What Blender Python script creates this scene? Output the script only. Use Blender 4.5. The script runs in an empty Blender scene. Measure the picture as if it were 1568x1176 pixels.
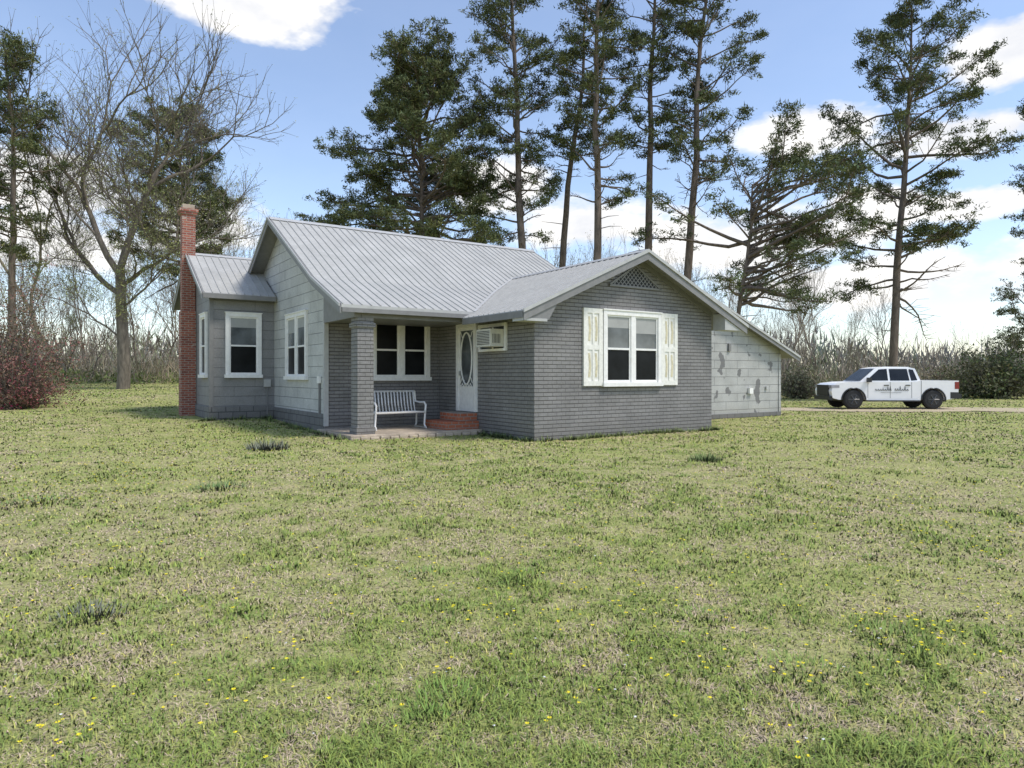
import bpy, math, random
import numpy as np
from mathutils import Vector
random.seed(3)
sc=bpy.context.scene
COL=sc.collection
# ------------------------------------------------------------------ materials
def new_mat(name):
    m=bpy.data.materials.new(name); m.use_nodes=True
    nt=m.node_tree; b=nt.nodes['Principled BSDF']
    return m,nt,b
def N(nt,t,**k):
    n=nt.nodes.new(t)
    for a,v in k.items(): setattr(n,a,v)
    return n
def ramp(nt,fac,stops):
    r=N(nt,'ShaderNodeValToRGB'); e=r.color_ramp.elements
    while len(e)<len(stops): e.new(0.5)
    for i,(p,c) in enumerate(stops):
        e[i].position=p; e[i].color=(c[0],c[1],c[2],1)
    nt.links.new(fac,r.inputs[0]); return r.outputs[0]
def noise(nt,vec,scale,detail=4,rough=.55):
    n=N(nt,'ShaderNodeTexNoise'); n.inputs['Scale'].default_value=scale
    n.inputs['Detail'].default_value=detail; n.inputs['Roughness'].default_value=rough
    if vec is not None: nt.links.new(vec,n.inputs['Vector'])
    return n.outputs['Fac']
def objco(nt): return N(nt,'ShaderNodeTexCoord').outputs['Object']
def mixc(nt,f,a,b,mode='MIX'):
    m=N(nt,'ShaderNodeMix',data_type='RGBA',blend_type=mode)
    for s,v in ((0,f),(6,a),(7,b)):
        if isinstance(v,(int,float)): m.inputs[s].default_value=v
        elif isinstance(v,tuple): m.inputs[s].default_value=(v[0],v[1],v[2],1)
        else: nt.links.new(v,m.inputs[s])
    return m.outputs[2]
def mth(nt,op,a,b=None,c=None,clamp=False):
    m=N(nt,'ShaderNodeMath',operation=op,use_clamp=clamp)
    for i,v in enumerate((a,b,c)):
        if v is None: continue
        if isinstance(v,(int,float)): m.inputs[i].default_value=v
        else: nt.links.new(v,m.inputs[i])
    return m.outputs[0]
def bump(nt,b,h,strength=.4,dist=.02):
    n=N(nt,'ShaderNodeBump'); n.inputs['Strength'].default_value=strength; n.inputs['Distance'].default_value=dist
    nt.links.new(h,n.inputs['Height']); nt.links.new(n.outputs[0],b.inputs['Normal'])
def plain(name,col,rough=.6,metal=0,var=.15,scale=6):
    m,nt,b=new_mat(name); co=objco(nt); f=noise(nt,co,scale,4,.6)
    lo=tuple(c*(1-var) for c in col); hi=tuple(min(1,c*(1+var)) for c in col)
    nt.links.new(ramp(nt,f,[(.3,lo),(.7,hi)]),b.inputs['Base Color'])
    b.inputs['Roughness'].default_value=rough; b.inputs['Metallic'].default_value=metal
    return m
def brickmat(name,c1,c2,mortar,bw,bh,ms,bumpd=.012,rough=.75,patch=None,hline=0.0,pth=.68,psc=2.3):
    m,nt,b=new_mat(name); co=objco(nt)
    sx=N(nt,'ShaderNodeSeparateXYZ'); nt.links.new(co,sx.inputs[0])
    u=mth(nt,'ADD',sx.outputs[0],sx.outputs[1])
    cb=N(nt,'ShaderNodeCombineXYZ'); nt.links.new(u,cb.inputs[0]); nt.links.new(mth(nt,'ADD',sx.outputs[2],10*bh),cb.inputs[1])
    t=N(nt,'ShaderNodeTexBrick'); nt.links.new(cb.outputs[0],t.inputs['Vector'])
    t.inputs['Scale'].default_value=1; t.inputs['Brick Width'].default_value=bw; t.inputs['Row Height'].default_value=bh
    t.inputs['Mortar Size'].default_value=ms; t.inputs['Mortar Smooth'].default_value=.3
    t.inputs['Color1'].default_value=(*c1,1); t.inputs['Color2'].default_value=(*c2,1); t.inputs['Mortar'].default_value=(*mortar,1)
    n1=noise(nt,co,1.3,5,.6); n2=noise(nt,co,25,3,.6)
    c=t.outputs['Color']; hl=None
    if hline>0:
        fr=mth(nt,'FRACT',mth(nt,'DIVIDE',mth(nt,'ADD',sx.outputs[2],10*bh),bh))
        hl=ramp(nt,fr,[(0.0,(1,1,1)),(.07,(1,1,1)),(.16,(0,0,0)),(.93,(0,0,0)),(1.0,(1,1,1))])
        c=mixc(nt,mth(nt,'MULTIPLY',hl,hline),c,(c1[0]*.42,c1[1]*.42,c1[2]*.42))
    c=mixc(nt,.6,c,ramp(nt,n1,[(.3,(.66,.66,.66)),(.7,(1.17,1.17,1.17))]),'MULTIPLY')
    c=mixc(nt,.4,c,ramp(nt,n2,[(.3,(.6,.6,.6)),(.7,(1.2,1.2,1.2))]),'MULTIPLY')
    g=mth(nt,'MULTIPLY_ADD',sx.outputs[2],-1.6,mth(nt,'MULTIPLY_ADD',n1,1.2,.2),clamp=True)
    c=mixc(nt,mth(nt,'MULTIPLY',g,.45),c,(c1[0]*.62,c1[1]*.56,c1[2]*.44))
    if patch: c=mixc(nt,ramp(nt,noise(nt,co,psc,3,.5),[(pth,(0,0,0)),(pth+.02,(1,1,1))]),c,patch)
    nt.links.new(c,b.inputs['Base Color'])
    h=mth(nt,'ADD',mth(nt,'MULTIPLY',t.outputs['Fac'],-1),mth(nt,'MULTIPLY',n2,.5))
    if hl is not None: h=mth(nt,'SUBTRACT',h,hl)
    bump(nt,b,h,.8,bumpd)
    b.inputs['Roughness'].default_value=rough
    return m
M={}
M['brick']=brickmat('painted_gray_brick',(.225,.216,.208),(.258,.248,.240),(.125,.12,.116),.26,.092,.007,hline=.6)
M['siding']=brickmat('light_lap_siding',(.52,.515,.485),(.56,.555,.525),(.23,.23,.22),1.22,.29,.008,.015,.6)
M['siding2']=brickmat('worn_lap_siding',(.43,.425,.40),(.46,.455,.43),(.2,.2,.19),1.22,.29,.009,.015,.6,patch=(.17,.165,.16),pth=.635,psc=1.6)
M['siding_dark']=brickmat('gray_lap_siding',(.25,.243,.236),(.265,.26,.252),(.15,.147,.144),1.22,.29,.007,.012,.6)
M['redbrick']=brickmat('red_brick',(.40,.125,.075),(.25,.07,.05),(.38,.31,.25),.21,.075,.012,.01,.85,patch=(.42,.32,.26),pth=.62)
M['stepbrick']=brickmat('step_brick',(.50,.16,.08),(.40,.12,.06),(.36,.3,.25),.2,.09,.012,.01,.85)
M['found']=brickmat('foundation_stone',(.20,.195,.19),(.17,.167,.162),(.08,.08,.078),.4,.2,.012,.015,.85)
M['trim']=plain('gray_trim',(.205,.20,.193),.55,0,.12)
M['trimL']=plain('light_metal_trim',(.44,.435,.415),.5,0,.1)
M['white']=plain('white_paint',(.82,.80,.76),.45,0,.08,9)
M['cream']=plain('aged_white_shutter',(.78,.76,.69),.6,0,.12,14)
M['creamd']=plain('shutter_recess',(.60,.54,.36),.7,0,.2,10)
M['conc']=plain('concrete',(.40,.33,.25),.85,0,.3,3)
M['dark']=plain('dark_void',(.02,.02,.022),.8)
M['ac']=plain('ac_casing',(.66,.64,.56),.5,0,.1)
M['metalwhite']=plain('white_metal',(.82,.81,.79),.4,0,.05)
def glassmat(name,col,rough,spec=.5):
    m,nt,b=new_mat(name); co=objco(nt)
    nt.links.new(ramp(nt,noise(nt,co,1.7,3),[(.35,tuple(c*.6 for c in col)),(.65,tuple(c*1.4 for c in col))]),b.inputs['Base Color'])
    b.inputs['Roughness'].default_value=rough; b.inputs['IOR'].default_value=1.5; b.inputs['Specular IOR Level'].default_value=spec
    return m
M['glassU']=glassmat('window_glass_upper',(.11,.12,.125),.07)
M['glassL']=glassmat('window_screen_lower',(.010,.011,.012),.3,.12)
M['curtain']=plain('blind',(.36,.36,.34),.7,0,.1,3)
m,nt,b=new_mat('metal_roofing'); co=objco(nt)
mp=N(nt,'ShaderNodeMapping'); mp.inputs['Scale'].default_value=(1,1,.3); nt.links.new(co,mp.inputs[0])
c=mixc(nt,.7,ramp(nt,noise(nt,mp.outputs[0],1.2,6,.65),[(.3,(.385,.38,.355)),(.7,(.50,.49,.46))]),ramp(nt,noise(nt,co,14,4,.7),[(.3,(.80,.80,.77)),(.7,(1.08,1.08,1.08))]),'MULTIPLY')
nt.links.new(c,b.inputs['Base Color']); b.inputs['Metallic'].default_value=0; b.inputs['Roughness'].default_value=.65; b.inputs['Specular IOR Level'].default_value=.2
M['roof']=m
M['rib']=plain('roof_rib',(.33,.325,.305),.65,0,.15)
def colmat(name,rough=.7,spec=.3,upn=0):
    m,nt,b=new_mat(name); a=N(nt,'ShaderNodeAttribute',attribute_name='Col')
    nt.links.new(a.outputs['Color'],b.inputs['Base Color']); b.inputs['Roughness'].default_value=rough
    b.inputs['Specular IOR Level'].default_value=spec
    if upn:
        g=N(nt,'ShaderNodeNewGeometry'); v=N(nt,'ShaderNodeVectorMath',operation='MULTIPLY_ADD')
        nt.links.new(g.outputs['Normal'],v.inputs[0]); v.inputs[1].default_value=(upn,upn,upn); v.inputs[2].default_value=(0,0,1)
        q=N(nt,'ShaderNodeVectorMath',operation='NORMALIZE'); nt.links.new(v.outputs[0],q.inputs[0]); nt.links.new(q.outputs[0],b.inputs['Normal'])
    return m
M['leaf']=colmat('foliage',.75,.12)
M['grass']=colmat('grass_blades',.75,.1,.4)
M['brushy']=colmat('dry_brush',.85,.05)
def barkmat(name,c1,c2):
    m,nt,b=new_mat(name); co=objco(nt)
    mp=N(nt,'ShaderNodeMapping'); mp.inputs['Scale'].default_value=(1,1,.25); nt.links.new(co,mp.inputs[0])
    f=noise(nt,mp.outputs[0],7,3,.65)
    nt.links.new(ramp(nt,f,[(.3,c1),(.7,c2)]),b.inputs['Base Color']); b.inputs['Roughness'].default_value=.9
    return m
M['pinebark']=barkmat('pine_bark',(.08,.062,.048),(.22,.17,.13))
M['bark']=barkmat('gray_bark',(.085,.07,.055),(.24,.20,.155))
M['twig']=barkmat('pale_twig_bark',(.20,.17,.13),(.36,.31,.24))
# ------------------------------------------------------------------ builders
class MB:
    def __init__(s): s.v=[];s.f=[];s.m=[];s.mats=[]
    def mi(s,k):
        mt=M[k] if isinstance(k,str) else k
        if mt not in s.mats: s.mats.append(mt)
        return s.mats.index(mt)
    def poly(s,pts,k):
        n=len(s.v); s.v+= [tuple(p) for p in pts]; s.f.append(tuple(range(n,n+len(pts)))); s.m.append(s.mi(k))
    def hexa(s,P,k):
        n=len(s.v); s.v+=[tuple(p) for p in P]; i=s.mi(k)
        for q in ((0,3,2,1),(4,5,6,7),(0,1,5,4),(1,2,6,5),(2,3,7,6),(3,0,4,7)):
            s.f.append(tuple(n+a for a in q)); s.m.append(i)
    def box(s,x0,x1,y0,y1,z0,z1,k):
        s.hexa([(x0,y0,z0),(x1,y0,z0),(x1,y1,z0),(x0,y1,z0),(x0,y0,z1),(x1,y0,z1),(x1,y1,z1),(x0,y1,z1)],k)
    def para(s,o,a,b,c,k):
        o,a,b,c=map(Vector,(o,a,b,c))
        s.hexa([o,o+a,o+a+b,o+b,o+c,o+a+c,o+a+b+c,o+b+c],k)
    def prism(s,pts,ext,k,kside=None):
        e=Vector(ext); n=len(pts); A=[Vector(p) for p in pts]; B=[p+e for p in A]
        s.poly(A,k); s.poly(B[::-1],kside or k)
        for i in range(n): s.poly([A[i],A[(i+1)%n],B[(i+1)%n],B[i]],kside or k)
    def tube(s,pts,rads,sides,k,cap=True):
        V,F=tube_np(pts,rads,sides); n=len(s.v); s.v+=[tuple(p) for p in V.tolist()]; i=s.mi(k)
        for q in F.tolist(): s.f.append(tuple(n+a for a in q)); s.m.append(i)
        if cap:
            s.f.append(tuple(range(n,n+sides))); s.m.append(i)
            L=n+len(V)-sides; s.f.append(tuple(range(L,L+sides))); s.m.append(i)
    def build(s,name,parent=None,smooth=False,bevel=0):
        me=bpy.data.meshes.new(name); me.from_pydata(s.v,[],s.f)
        for mt in s.mats: me.materials.append(mt)
        me.polygons.foreach_set('material_index',s.m)
        if smooth: me.polygons.foreach_set('use_smooth',[True]*len(s.f))
        me.update(); o=bpy.data.objects.new(name,me); COL.objects.link(o)
        if parent: o.parent=parent
        if bevel:
            md=o.modifiers.new('bev','BEVEL'); md.width=bevel; md.segments=2; md.limit_method='ANGLE'
        return o
def tube_np(pts,rads,sides):
    P=np.asarray(pts,float); n=len(P)
    if np.isscalar(rads): rads=[rads]*n
    R=np.asarray(rads,float)
    T=np.gradient(P,axis=0); T/=np.linalg.norm(T,axis=1)[:,None]+1e-9
    ref=np.array([0,0,1.]) if abs(T[0,2])<.8 else np.array([1.,0,0])
    if abs(T[:,2]).max()>.95 and abs(T[0,2])<.8: ref=np.array([.5,.6,.62])
    U=np.cross(T,ref); U/=np.linalg.norm(U,axis=1)[:,None]+1e-9
    W=np.cross(T,U)
    a=np.arange(sides)*2*math.pi/sides
    V=P[:,None,:]+R[:,None,None]*(np.cos(a)[None,:,None]*U[:,None,:]+np.sin(a)[None,:,None]*W[:,None,:])
    V=V.reshape(-1,3)
    i=np.arange(n-1)[:,None]*sides; j=np.arange(sides)[None,:]; j2=(j+1)%sides
    F=np.stack([i+j,i+j2,i+sides+j2,i+sides+j],-1).reshape(-1,4)
    return V,F
class NB:
    """numpy mesh accumulator"""
    def __init__(s): s.V=[];s.L=[];s.T=[];s.M=[];s.C=[];s.n=0
    def add(s,V,F,mi,col=None):
        s.V.append(V); s.L.append((F+s.n).ravel()); s.T.append(np.full(len(F),F.shape[1])); s.M.append(np.full(len(F),mi))
        if col is None: col=np.tile([.1,.1,.1],(len(V),1))
        s.C.append(col); s.n+=len(V)
    def tube(s,pts,rads,sides,mi=0):
        V,F=tube_np(pts,rads,sides); s.add(V,F,mi)
    def tris(s,A,B,C,col,mi):
        n=len(A); V=np.stack([A,B,C],1).reshape(-1,3); F=np.arange(3*n).reshape(n,3)
        s.add(V,F,mi,np.repeat(col,3,axis=0))
    def mesh(s,name,mats,smooth=False):
        V=np.concatenate(s.V); L=np.concatenate(s.L); T=np.concatenate(s.T); Mi=np.concatenate(s.M); C=np.concatenate(s.C)
        me=bpy.data.meshes.new(name); me.vertices.add(len(V)); me.vertices.foreach_set('co',V.ravel().astype(np.float32))
        me.loops.add(len(L)); me.loops.foreach_set('vertex_index',L.astype(np.int32))
        me.polygons.add(len(T)); st=np.concatenate([[0],np.cumsum(T)[:-1]]); me.polygons.foreach_set('loop_start',st.astype(np.int32))
        for m_ in mats: me.materials.append(m_)
        me.polygons.foreach_set('material_index',Mi.astype(np.int32))
        if smooth: me.polygons.foreach_set('use_smooth',np.ones(len(T),bool))
        me.update(calc_edges=True)
        at=me.attributes.new('Col','FLOAT_COLOR','POINT'); at.data.foreach_set('color',np.c_[C,np.ones(len(C))].ravel().astype(np.float32))
        return me
    def obj(s,name,mats,parent=None,smooth=False):
        o=bpy.data.objects.new(name,s.mesh(name,mats,smooth)); COL.objects.link(o)
        if parent: o.parent=parent
        return o
def empty(name,loc=(0,0,0),rot=0):
    e=bpy.data.objects.new(name,None); COL.objects.link(e); e.location=loc; e.rotation_euler=(0,0,rot); return e
def unit(v): return v/(np.linalg.norm(v,axis=-1,keepdims=True)+1e-9)
def sstep(a,b,x):
    t=np.clip((x-a)/(b-a),0,1); return t*t*(3-2*t)
_g=np.random.default_rng(99).random((256,256))
def vnoise(x,y):
    xi=np.floor(x).astype(int); yi=np.floor(y).astype(int); fx=x-xi; fy=y-yi; fx=fx*fx*(3-2*fx); fy=fy*fy*(3-2*fy)
    g=lambda a,b:_g[a%256,b%256]
    return (g(xi,yi)*(1-fx)+g(xi+1,yi)*fx)*(1-fy)+(g(xi,yi+1)*(1-fx)+g(xi+1,yi+1)*fx)*fy
def fbm(x,y,o=4):
    s=0;a=.5;t=0
    for i in range(o): s=s+a*vnoise(x*2**i+17*i,y*2**i+5*i); t+=a; a*=.55
    return s/t
def gz(X,Y):
    X=np.asarray(X,float);Y=np.asarray(Y,float)
    r=np.clip((Y-12)/40,0,1.4)*.9*sstep(4,-14,X)
    d=-.10*sstep(24,34,Y)*sstep(8,16,X)
    return r+d+(fbm(X*.35,Y*.35,3)-.5)*.07
# ------------------------------------------------------------------ ground
def build_ground():
    s=np.linspace(-1,1,181); xs=np.sign(s)*(np.abs(s)**2.6*900+np.abs(s)*40)
    s=np.linspace(0,1,190); ys=-30+s*70+s**3.2*1200
    X,Y=np.meshgrid(xs,ys); Z=gz(X,Y); V=np.stack([X,Y,Z],-1).reshape(-1,3)
    nx=len(xs); i=np.arange(len(ys)-1)[:,None]*nx; j=np.arange(nx-1)[None,:]
    F=np.stack([i+j,i+j+1,i+nx+j+1,i+nx+j],-1).reshape(-1,4)
    nb=NB(); nb.add(V,F,0)
    m,nt,b=new_mat('lawn_ground'); co=objco(nt)
    n1=noise(nt,co,.22,4,.6); n2=noise(nt,co,1.7,5,.65); n3=noise(nt,co,22,4,.75); n4=noise(nt,co,90,2,.7)
    gr=ramp(nt,n2,[(.30,(.20,.24,.075)),(.46,(.30,.32,.115)),(.56,(.40,.37,.18)),(.70,(.48,.39,.24))])
    gr=mixc(nt,ramp(nt,n1,[(.38,(0,0,0)),(.62,(.7,.7,.7))]),gr,(.37,.385,.135))
    c=mixc(nt,.8,gr,ramp(nt,n3,[(.3,(.55,.55,.5)),(.5,(1,1,1)),(.7,(1.35,1.3,1.2))]),'MULTIPLY')
    c=mixc(nt,.6,c,ramp(nt,n4,[(.3,(.6,.6,.55)),(.7,(1.4,1.4,1.35))]),'MULTIPLY')
    sx=N(nt,'ShaderNodeSeparateXYZ'); nt.links.new(co,sx.inputs[0])
    w=mth(nt,'MULTIPLY_ADD',mth(nt,'ADD',sx.outputs[1],mth(nt,'MULTIPLY',n1,14)),.2,-12.4,clamp=True)
    c=mixc(nt,w,c,mixc(nt,n2,(.24,.20,.12),(.36,.31,.20)))
    nt.links.new(c,b.inputs['Base Color']); b.inputs['Roughness'].default_value=.95; b.inputs['Specular IOR Level'].default_value=.1
    bump(nt,b,n3,.7,.04)
    nb.obj('ground',[m],smooth=True)
    nb=NB(); xs=np.linspace(9,120,110); yc=30.8+.03*(xs-11)+np.sin(xs*.13)*.3; w=np.linspace(-2.3,2.6,9)
    X=np.repeat(xs[:,None],9,1); Y=yc[:,None]+w[None,:]*(1+.15*np.sin(xs*.9))[:,None]; Z=gz(X,Y)+.015
    V=np.stack([X,Y,Z],-1).reshape(-1,3); i=np.arange(109)[:,None]*9; j=np.arange(8)[None,:]
    F=np.stack([i+j,i+j+1,i+9+j+1,i+9+j],-1).reshape(-1,4); nb.add(V,F,0)
    m,nt,b=new_mat('dirt_track'); co=objco(nt)
    c=ramp(nt,noise(nt,co,.9,6,.7),[(.34,(.35,.35,.15)),(.48,(.48,.39,.25)),(.7,(.58,.45,.31))]); nt.links.new(c,b.inputs['Base Color']); b.inputs['Roughness'].default_value=.95
    nb.obj('dirt_road',[m],smooth=True)
build_ground()
# ------------------------------------------------------------------ grass
HC=(0.504,15.5); ca,sa=math.cos(math.radians(34)),math.sin(math.radians(34))
def to_local(X,Y):
    dx=X-HC[0];dy=Y-HC[1]; return ca*dx+sa*dy, -sa*dx+ca*dy
def inside_house(X,Y):
    x,y=to_local(X,Y)
    return ((x>0)&(x<6.05)&(y>0)&(y<14))|((x>-3.4)&(x<=0)&(y>2.3)&(y<14))|((x>-5.6)&(x<-3)&(y>9.36)&(y<14))|((x>6)&(x<13.5)&(y>3)&(y<9))
def build_grass():
    rng=np.random.default_rng(5); n=420000
    r=2.0*(60/2.0)**(rng.random(n)**1.08); th=rng.uniform(-.80,.80,n)
    X=r*np.sin(th);Y=r*np.cos(th)
    keep=~inside_house(X,Y)&(Y>1)&~((X>10)&(np.abs(Y-31)<2.2)&(rng.random(n)<.85)); X,Y,r=X[keep],Y[keep],r[keep]; n=len(X)
    Z=gz(X,Y)-.006
    big=fbm(X*.30+3,Y*.30+9,4); mid=fbm(X*2.3+30,Y*2.3,3); sm=fbm(X*9,Y*9+50,2)
    g=np.clip((big-.5)*3.2+(mid-.5)*2.6+(sm-.5)*2.4+.50+.06*sstep(6,16,r),0,1)
    isg=rng.random(n)<(.14+.74*g)
    tall=sstep(.55,.8,mid)*sstep(.42,.6,sm)
    h=np.where(isg,rng.uniform(.016,.045,n)*(1+.9*tall),rng.uniform(.008,.030,n))*(1+.010*r)
    w=(.0018+.00105*r)*rng.uniform(.7,1.4,n)
    az=rng.uniform(0,2*np.pi,n); lean=np.where(isg,rng.uniform(.4,1.5,n),rng.uniform(.9,2.6,n))
    d=np.stack([np.cos(az),np.sin(az),np.zeros(n)],1); s=np.stack([-np.sin(az+rng.normal(0,.5,n)),np.cos(az),np.zeros(n)],1)*w[:,None]*.5
    B=np.stack([X,Y,Z],1); mid_=B+d*(h*lean*.35)[:,None]+np.array([0,0,1])*(h*.62)[:,None]
    tip=B+d*(h*lean)[:,None]+np.array([0,0,1])*(h*np.clip(1.05-.25*lean,.35,1))[:,None]
    gc=np.stack([np.interp(g,[0,.5,1],[.42,.355,.235]),np.interp(g,[0,.5,1],[.405,.385,.315]),np.interp(g,[0,.5,1],[.155,.13,.08])],1)
    yel=(rng.random(n)<.3)[:,None]; gc=np.where(yel,gc*np.array([1.35,1.22,1.05]),gc)
    tc=np.array([.60,.48,.325])*rng.uniform(.5,1.15,(n,1))
    C=np.where(isg[:,None],gc*rng.uniform(.65,1.3,(n,1)),tc)
    V=np.stack([B-s,B+s,mid_+s*.8,mid_-s*.8,tip],1).reshape(-1,3); k=np.arange(n)[:,None]*5
    nb=NB(); cc=np.repeat(C,5,axis=0)
    nb.add(V,k+np.array([[0,1,2,3]]),0,cc)
    nb.L.append((k+np.array([[3,2,4]])).ravel()); nb.T.append(np.full(n,3)); nb.M.append(np.full(n,0))
    def clump(cx,cy,R,num,hh,col,wd=.006):
        a=rng.uniform(0,2*np.pi,num); q=R*np.sqrt(rng.random(num)); x=cx+q*np.cos(a); y=cy+q*np.sin(a)
        k2=~inside_house(x,y); x,y,a,q=x[k2],y[k2],a[k2],q[k2]; m_=len(x)
        z=gz(x,y); hgt=hh*rng.uniform(.4,1,m_)*(1-.5*(q/R)**2); b_=np.stack([x,y,z],1); a2=a+rng.normal(0,.8,m_)
        s_=np.stack([-np.sin(a2),np.cos(a2),0*a2],1)*wd; t_=b_+np.stack([np.cos(a2)*hgt*.6,np.sin(a2)*hgt*.6,hgt],1)
        nb.tris(b_-s_,b_+s_,t_,np.array(col)*1.35*rng.uniform(.6,1.35,(m_,1)),0)
    for px,py,R,hh,num,col in [(690,1075,.20,.09,220,(.16,.25,.06)),(655,1100,.10,.07,100,(.16,.25,.06)),(410,690,.42,.30,260,(.17,.185,.13)),(140,945,.22,.10,160,(.17,.18,.13)),
        (335,748,.35,.12,160,(.13,.19,.07)),(1080,705,.3,.2,200,(.14,.19,.07)),(800,885,.2,.06,200,(.19,.27,.07)),(1075,945,.2,.05,160,(.18,.25,.07)),(1230,1030,.25,.08,200,(.19,.26,.07)),(60,770,.4,.08,200,(.15,.22,.07)),(650,880,.2,.06,160,(.17,.25,.07)),(1370,980,.25,.07,200,(.18,.25,.07))]:
        Yd=1.5*1045/(py-575); clump((px-784)/1045*Yd,Yd,R,num,hh,col,.003+.0006*Yd)
    for i in range(170):
        if i<85: lx,ly=rng.uniform(-.0,6.2),-.05-rng.random()*.15
        elif i<120: lx,ly=-.08-rng.random()*.1,rng.uniform(0,2.2)
        elif i<150: lx,ly=-3.5-rng.random()*.2,rng.uniform(2.3,9.2)
        else: lx,ly=rng.uniform(-5.4,-3.4),9.2
        clump(HC[0]+ca*lx-sa*ly,HC[1]+sa*lx+ca*ly,.14,26,rng.uniform(.06,.24),(.18,.23,.08),.009)
    cols=[(.18,.26,.07),(.23,.29,.08),(.29,.32,.10)]
    for i in range(380):
        Yd=2.3*(34/2.3)**rng.random(); clump(rng.uniform(-.8,.8)*Yd,Yd,rng.uniform(.04,.12)*(1+.08*Yd),int(42),rng.uniform(.03,.06),cols[rng.integers(3)],.002+.0007*Yd)
    nb.obj('lawn_grass',[M['grass']])
    nb=NB()
    def flower(x,y,hh,r_,col):
        z=gz(x,y)+hh; n_=len(x)
        for k_ in range(5):
            a=k_*2*np.pi/5+rng.random(n_)
            c0=np.stack([x,y,z],1); t1=c0+np.stack([np.cos(a-.5)*r_,np.sin(a-.5)*r_,.5*r_+0*a],1); t2=c0+np.stack([np.cos(a+.5)*r_,np.sin(a+.5)*r_,.5*r_+0*a],1)
            nb.tris(c0,t1,t2,np.array(col)*rng.uniform(.8,1.1,(n_,1)),0)
        s_=(.0015+r_*.1)[:,None]; b_=np.stack([x,y,z-hh],1); e=np.array([1,0,0])
        nb.tris(b_+e*s_,b_-e*s_,np.stack([x,y,z],1),np.tile([.18,.28,.08],(n_,1)),0)
    X=[];Y=[]
    for i in range(230):
        Yd=2.8*(26/2.8)**rng.random(); cx=rng.uniform(-.8,.8)*Yd; k_=rng.integers(1,7); sp=.10+.04*Yd
        X+=list(cx+rng.normal(0,sp,k_)); Y+=list(Yd+rng.normal(0,sp,k_))
    for px,py,k_,sp in [(1235,1035,16,.14),(1410,975,24,.16),(1340,960,12,.10),(80,1130,7,.07),(430,1005,6,.07),(1530,820,18,.25),(260,695,60,.9),(200,720,50,.9),(120,745,40,.8),(720,700,24,.8),(1200,745,18,.6),(670,1045,3,.05),(1420,840,14,.3),(1560,860,12,.3),(820,1130,3,.04),(880,1090,3,.04),(120,770,30,.6),(1350,700,40,1.2),(950,760,18,.7),(420,740,28,.8),(1210,1160,5,.05)]:
        Yd=1.5*1045/(py-575); cx=(px-784)/1045*Yd; X+=list(cx+rng.normal(0,sp,k_)); Y+=list(Yd+rng.normal(0,sp,k_))
    X=np.array(X);Y=np.array(Y); k_=~inside_house(X,Y)&(Y>1.5); X,Y=X[k_],Y[k_]
    flower(X,Y,rng.uniform(.04,.08,len(X)),rng.uniform(.006,.0095,len(X))*(1+.085*Y),(.88,.74,.04))
    Yd=2.6*(20/2.6)**rng.random(150); X=rng.uniform(-.8,.8,150)*Yd; k_=~inside_house(X,Yd); X,Yd=X[k_],Yd[k_]
    flower(X,Yd,rng.uniform(.03,.06,len(X)),rng.uniform(.004,.007,len(X))*(1+.05*Yd),(.8,.8,.78))
    nb.obj('wildflowers',[M['grass']])
build_grass()
# ------------------------------------------------------------------ house
H=empty('gray_house',(HC[0],HC[1],0),math.radians(34))
WZ=lambda x: 2.93+.445*(x+.6) if x<3.15 else 4.6-.445*(x-3.15)
def MZ(y):
    if y<4.2: return 3.10+.415*(y-2.2)
    if y<8.33: return 3.93+.55*(y-4.2)
    return 6.2-.55*(y-8.33)
def RZ(y): return 3.94+.54*(y-9.0) if y<11.9 else 5.506-.54*(y-11.9)
EXR=9.0
def EZ(x): return 4.22-.385*(x-EXR) if x>EXR else 4.22-.385*(EXR-x)
w=MB()
w.poly([(0,0,-.2),(6.05,0,-.2),(6.05,0,WZ(6.05)-.05),(3.15,0,4.54),(0,0,WZ(0)-.05)],'brick')
w.poly([(0,0,-.2),(0,4.6,-.2),(0,4.6,WZ(0)-.05),(0,0,WZ(0)-.05)],'brick')
w.poly([(6.05,0,-.2),(6.05,4.6,-.2),(6.05,4.6,WZ(6.05)-.05),(6.05,0,WZ(6.05)-.05)],'brick')
w.poly([(-3.29,4.6,-.2),(0,4.6,-.2),(0,4.6,MZ(4.6)-.06),(-3.29,4.6,MZ(4.6)-.06)],'brick')
w.build('brick_walls',H)
w=MB()
w.poly([(-3.29,4.6,-.2),(-3.29,4.6,MZ(4.6)-.05),(-3.29,8.33,6.14),(-3.29,10.9,MZ(10.9)-.05),(-3.29,10.9,-.2)],'siding')
w.poly([(5.8,4.6,-.2),(5.8,4.6,MZ(4.6)-.05),(5.8,8.33,6.14),(5.8,10.9,MZ(10.9)-.05),(5.8,10.9,-.2)],'siding')
w.build('main_gable_siding',H)
w=MB()
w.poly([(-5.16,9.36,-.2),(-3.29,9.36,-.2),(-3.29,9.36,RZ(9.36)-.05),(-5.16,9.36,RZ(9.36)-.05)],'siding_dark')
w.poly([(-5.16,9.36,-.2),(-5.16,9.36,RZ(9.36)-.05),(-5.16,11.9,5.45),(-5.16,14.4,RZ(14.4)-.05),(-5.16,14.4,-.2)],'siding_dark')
w.poly([(5.8,9.36,-.2),(5.8,9.36,RZ(9.36)-.05),(5.8,11.9,5.45),(5.8,14.4,RZ(14.4)-.05),(5.8,14.4,-.2)],'siding')
w.poly([(-5.16,14.4,-.2),(5.8,14.4,-.2),(5.8,14.4,RZ(14.4)-.05),(-5.16,14.4,RZ(14.4)-.05)],'siding')
w.build('rear_room_siding',H)
w=MB()
w.poly([(5.8,3,-.2),(13.5,3,-.2),(13.5,3,EZ(13.5)-.05),(EXR,3,4.16),(5.8,3,EZ(5.8)-.05)],'siding2')
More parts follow.
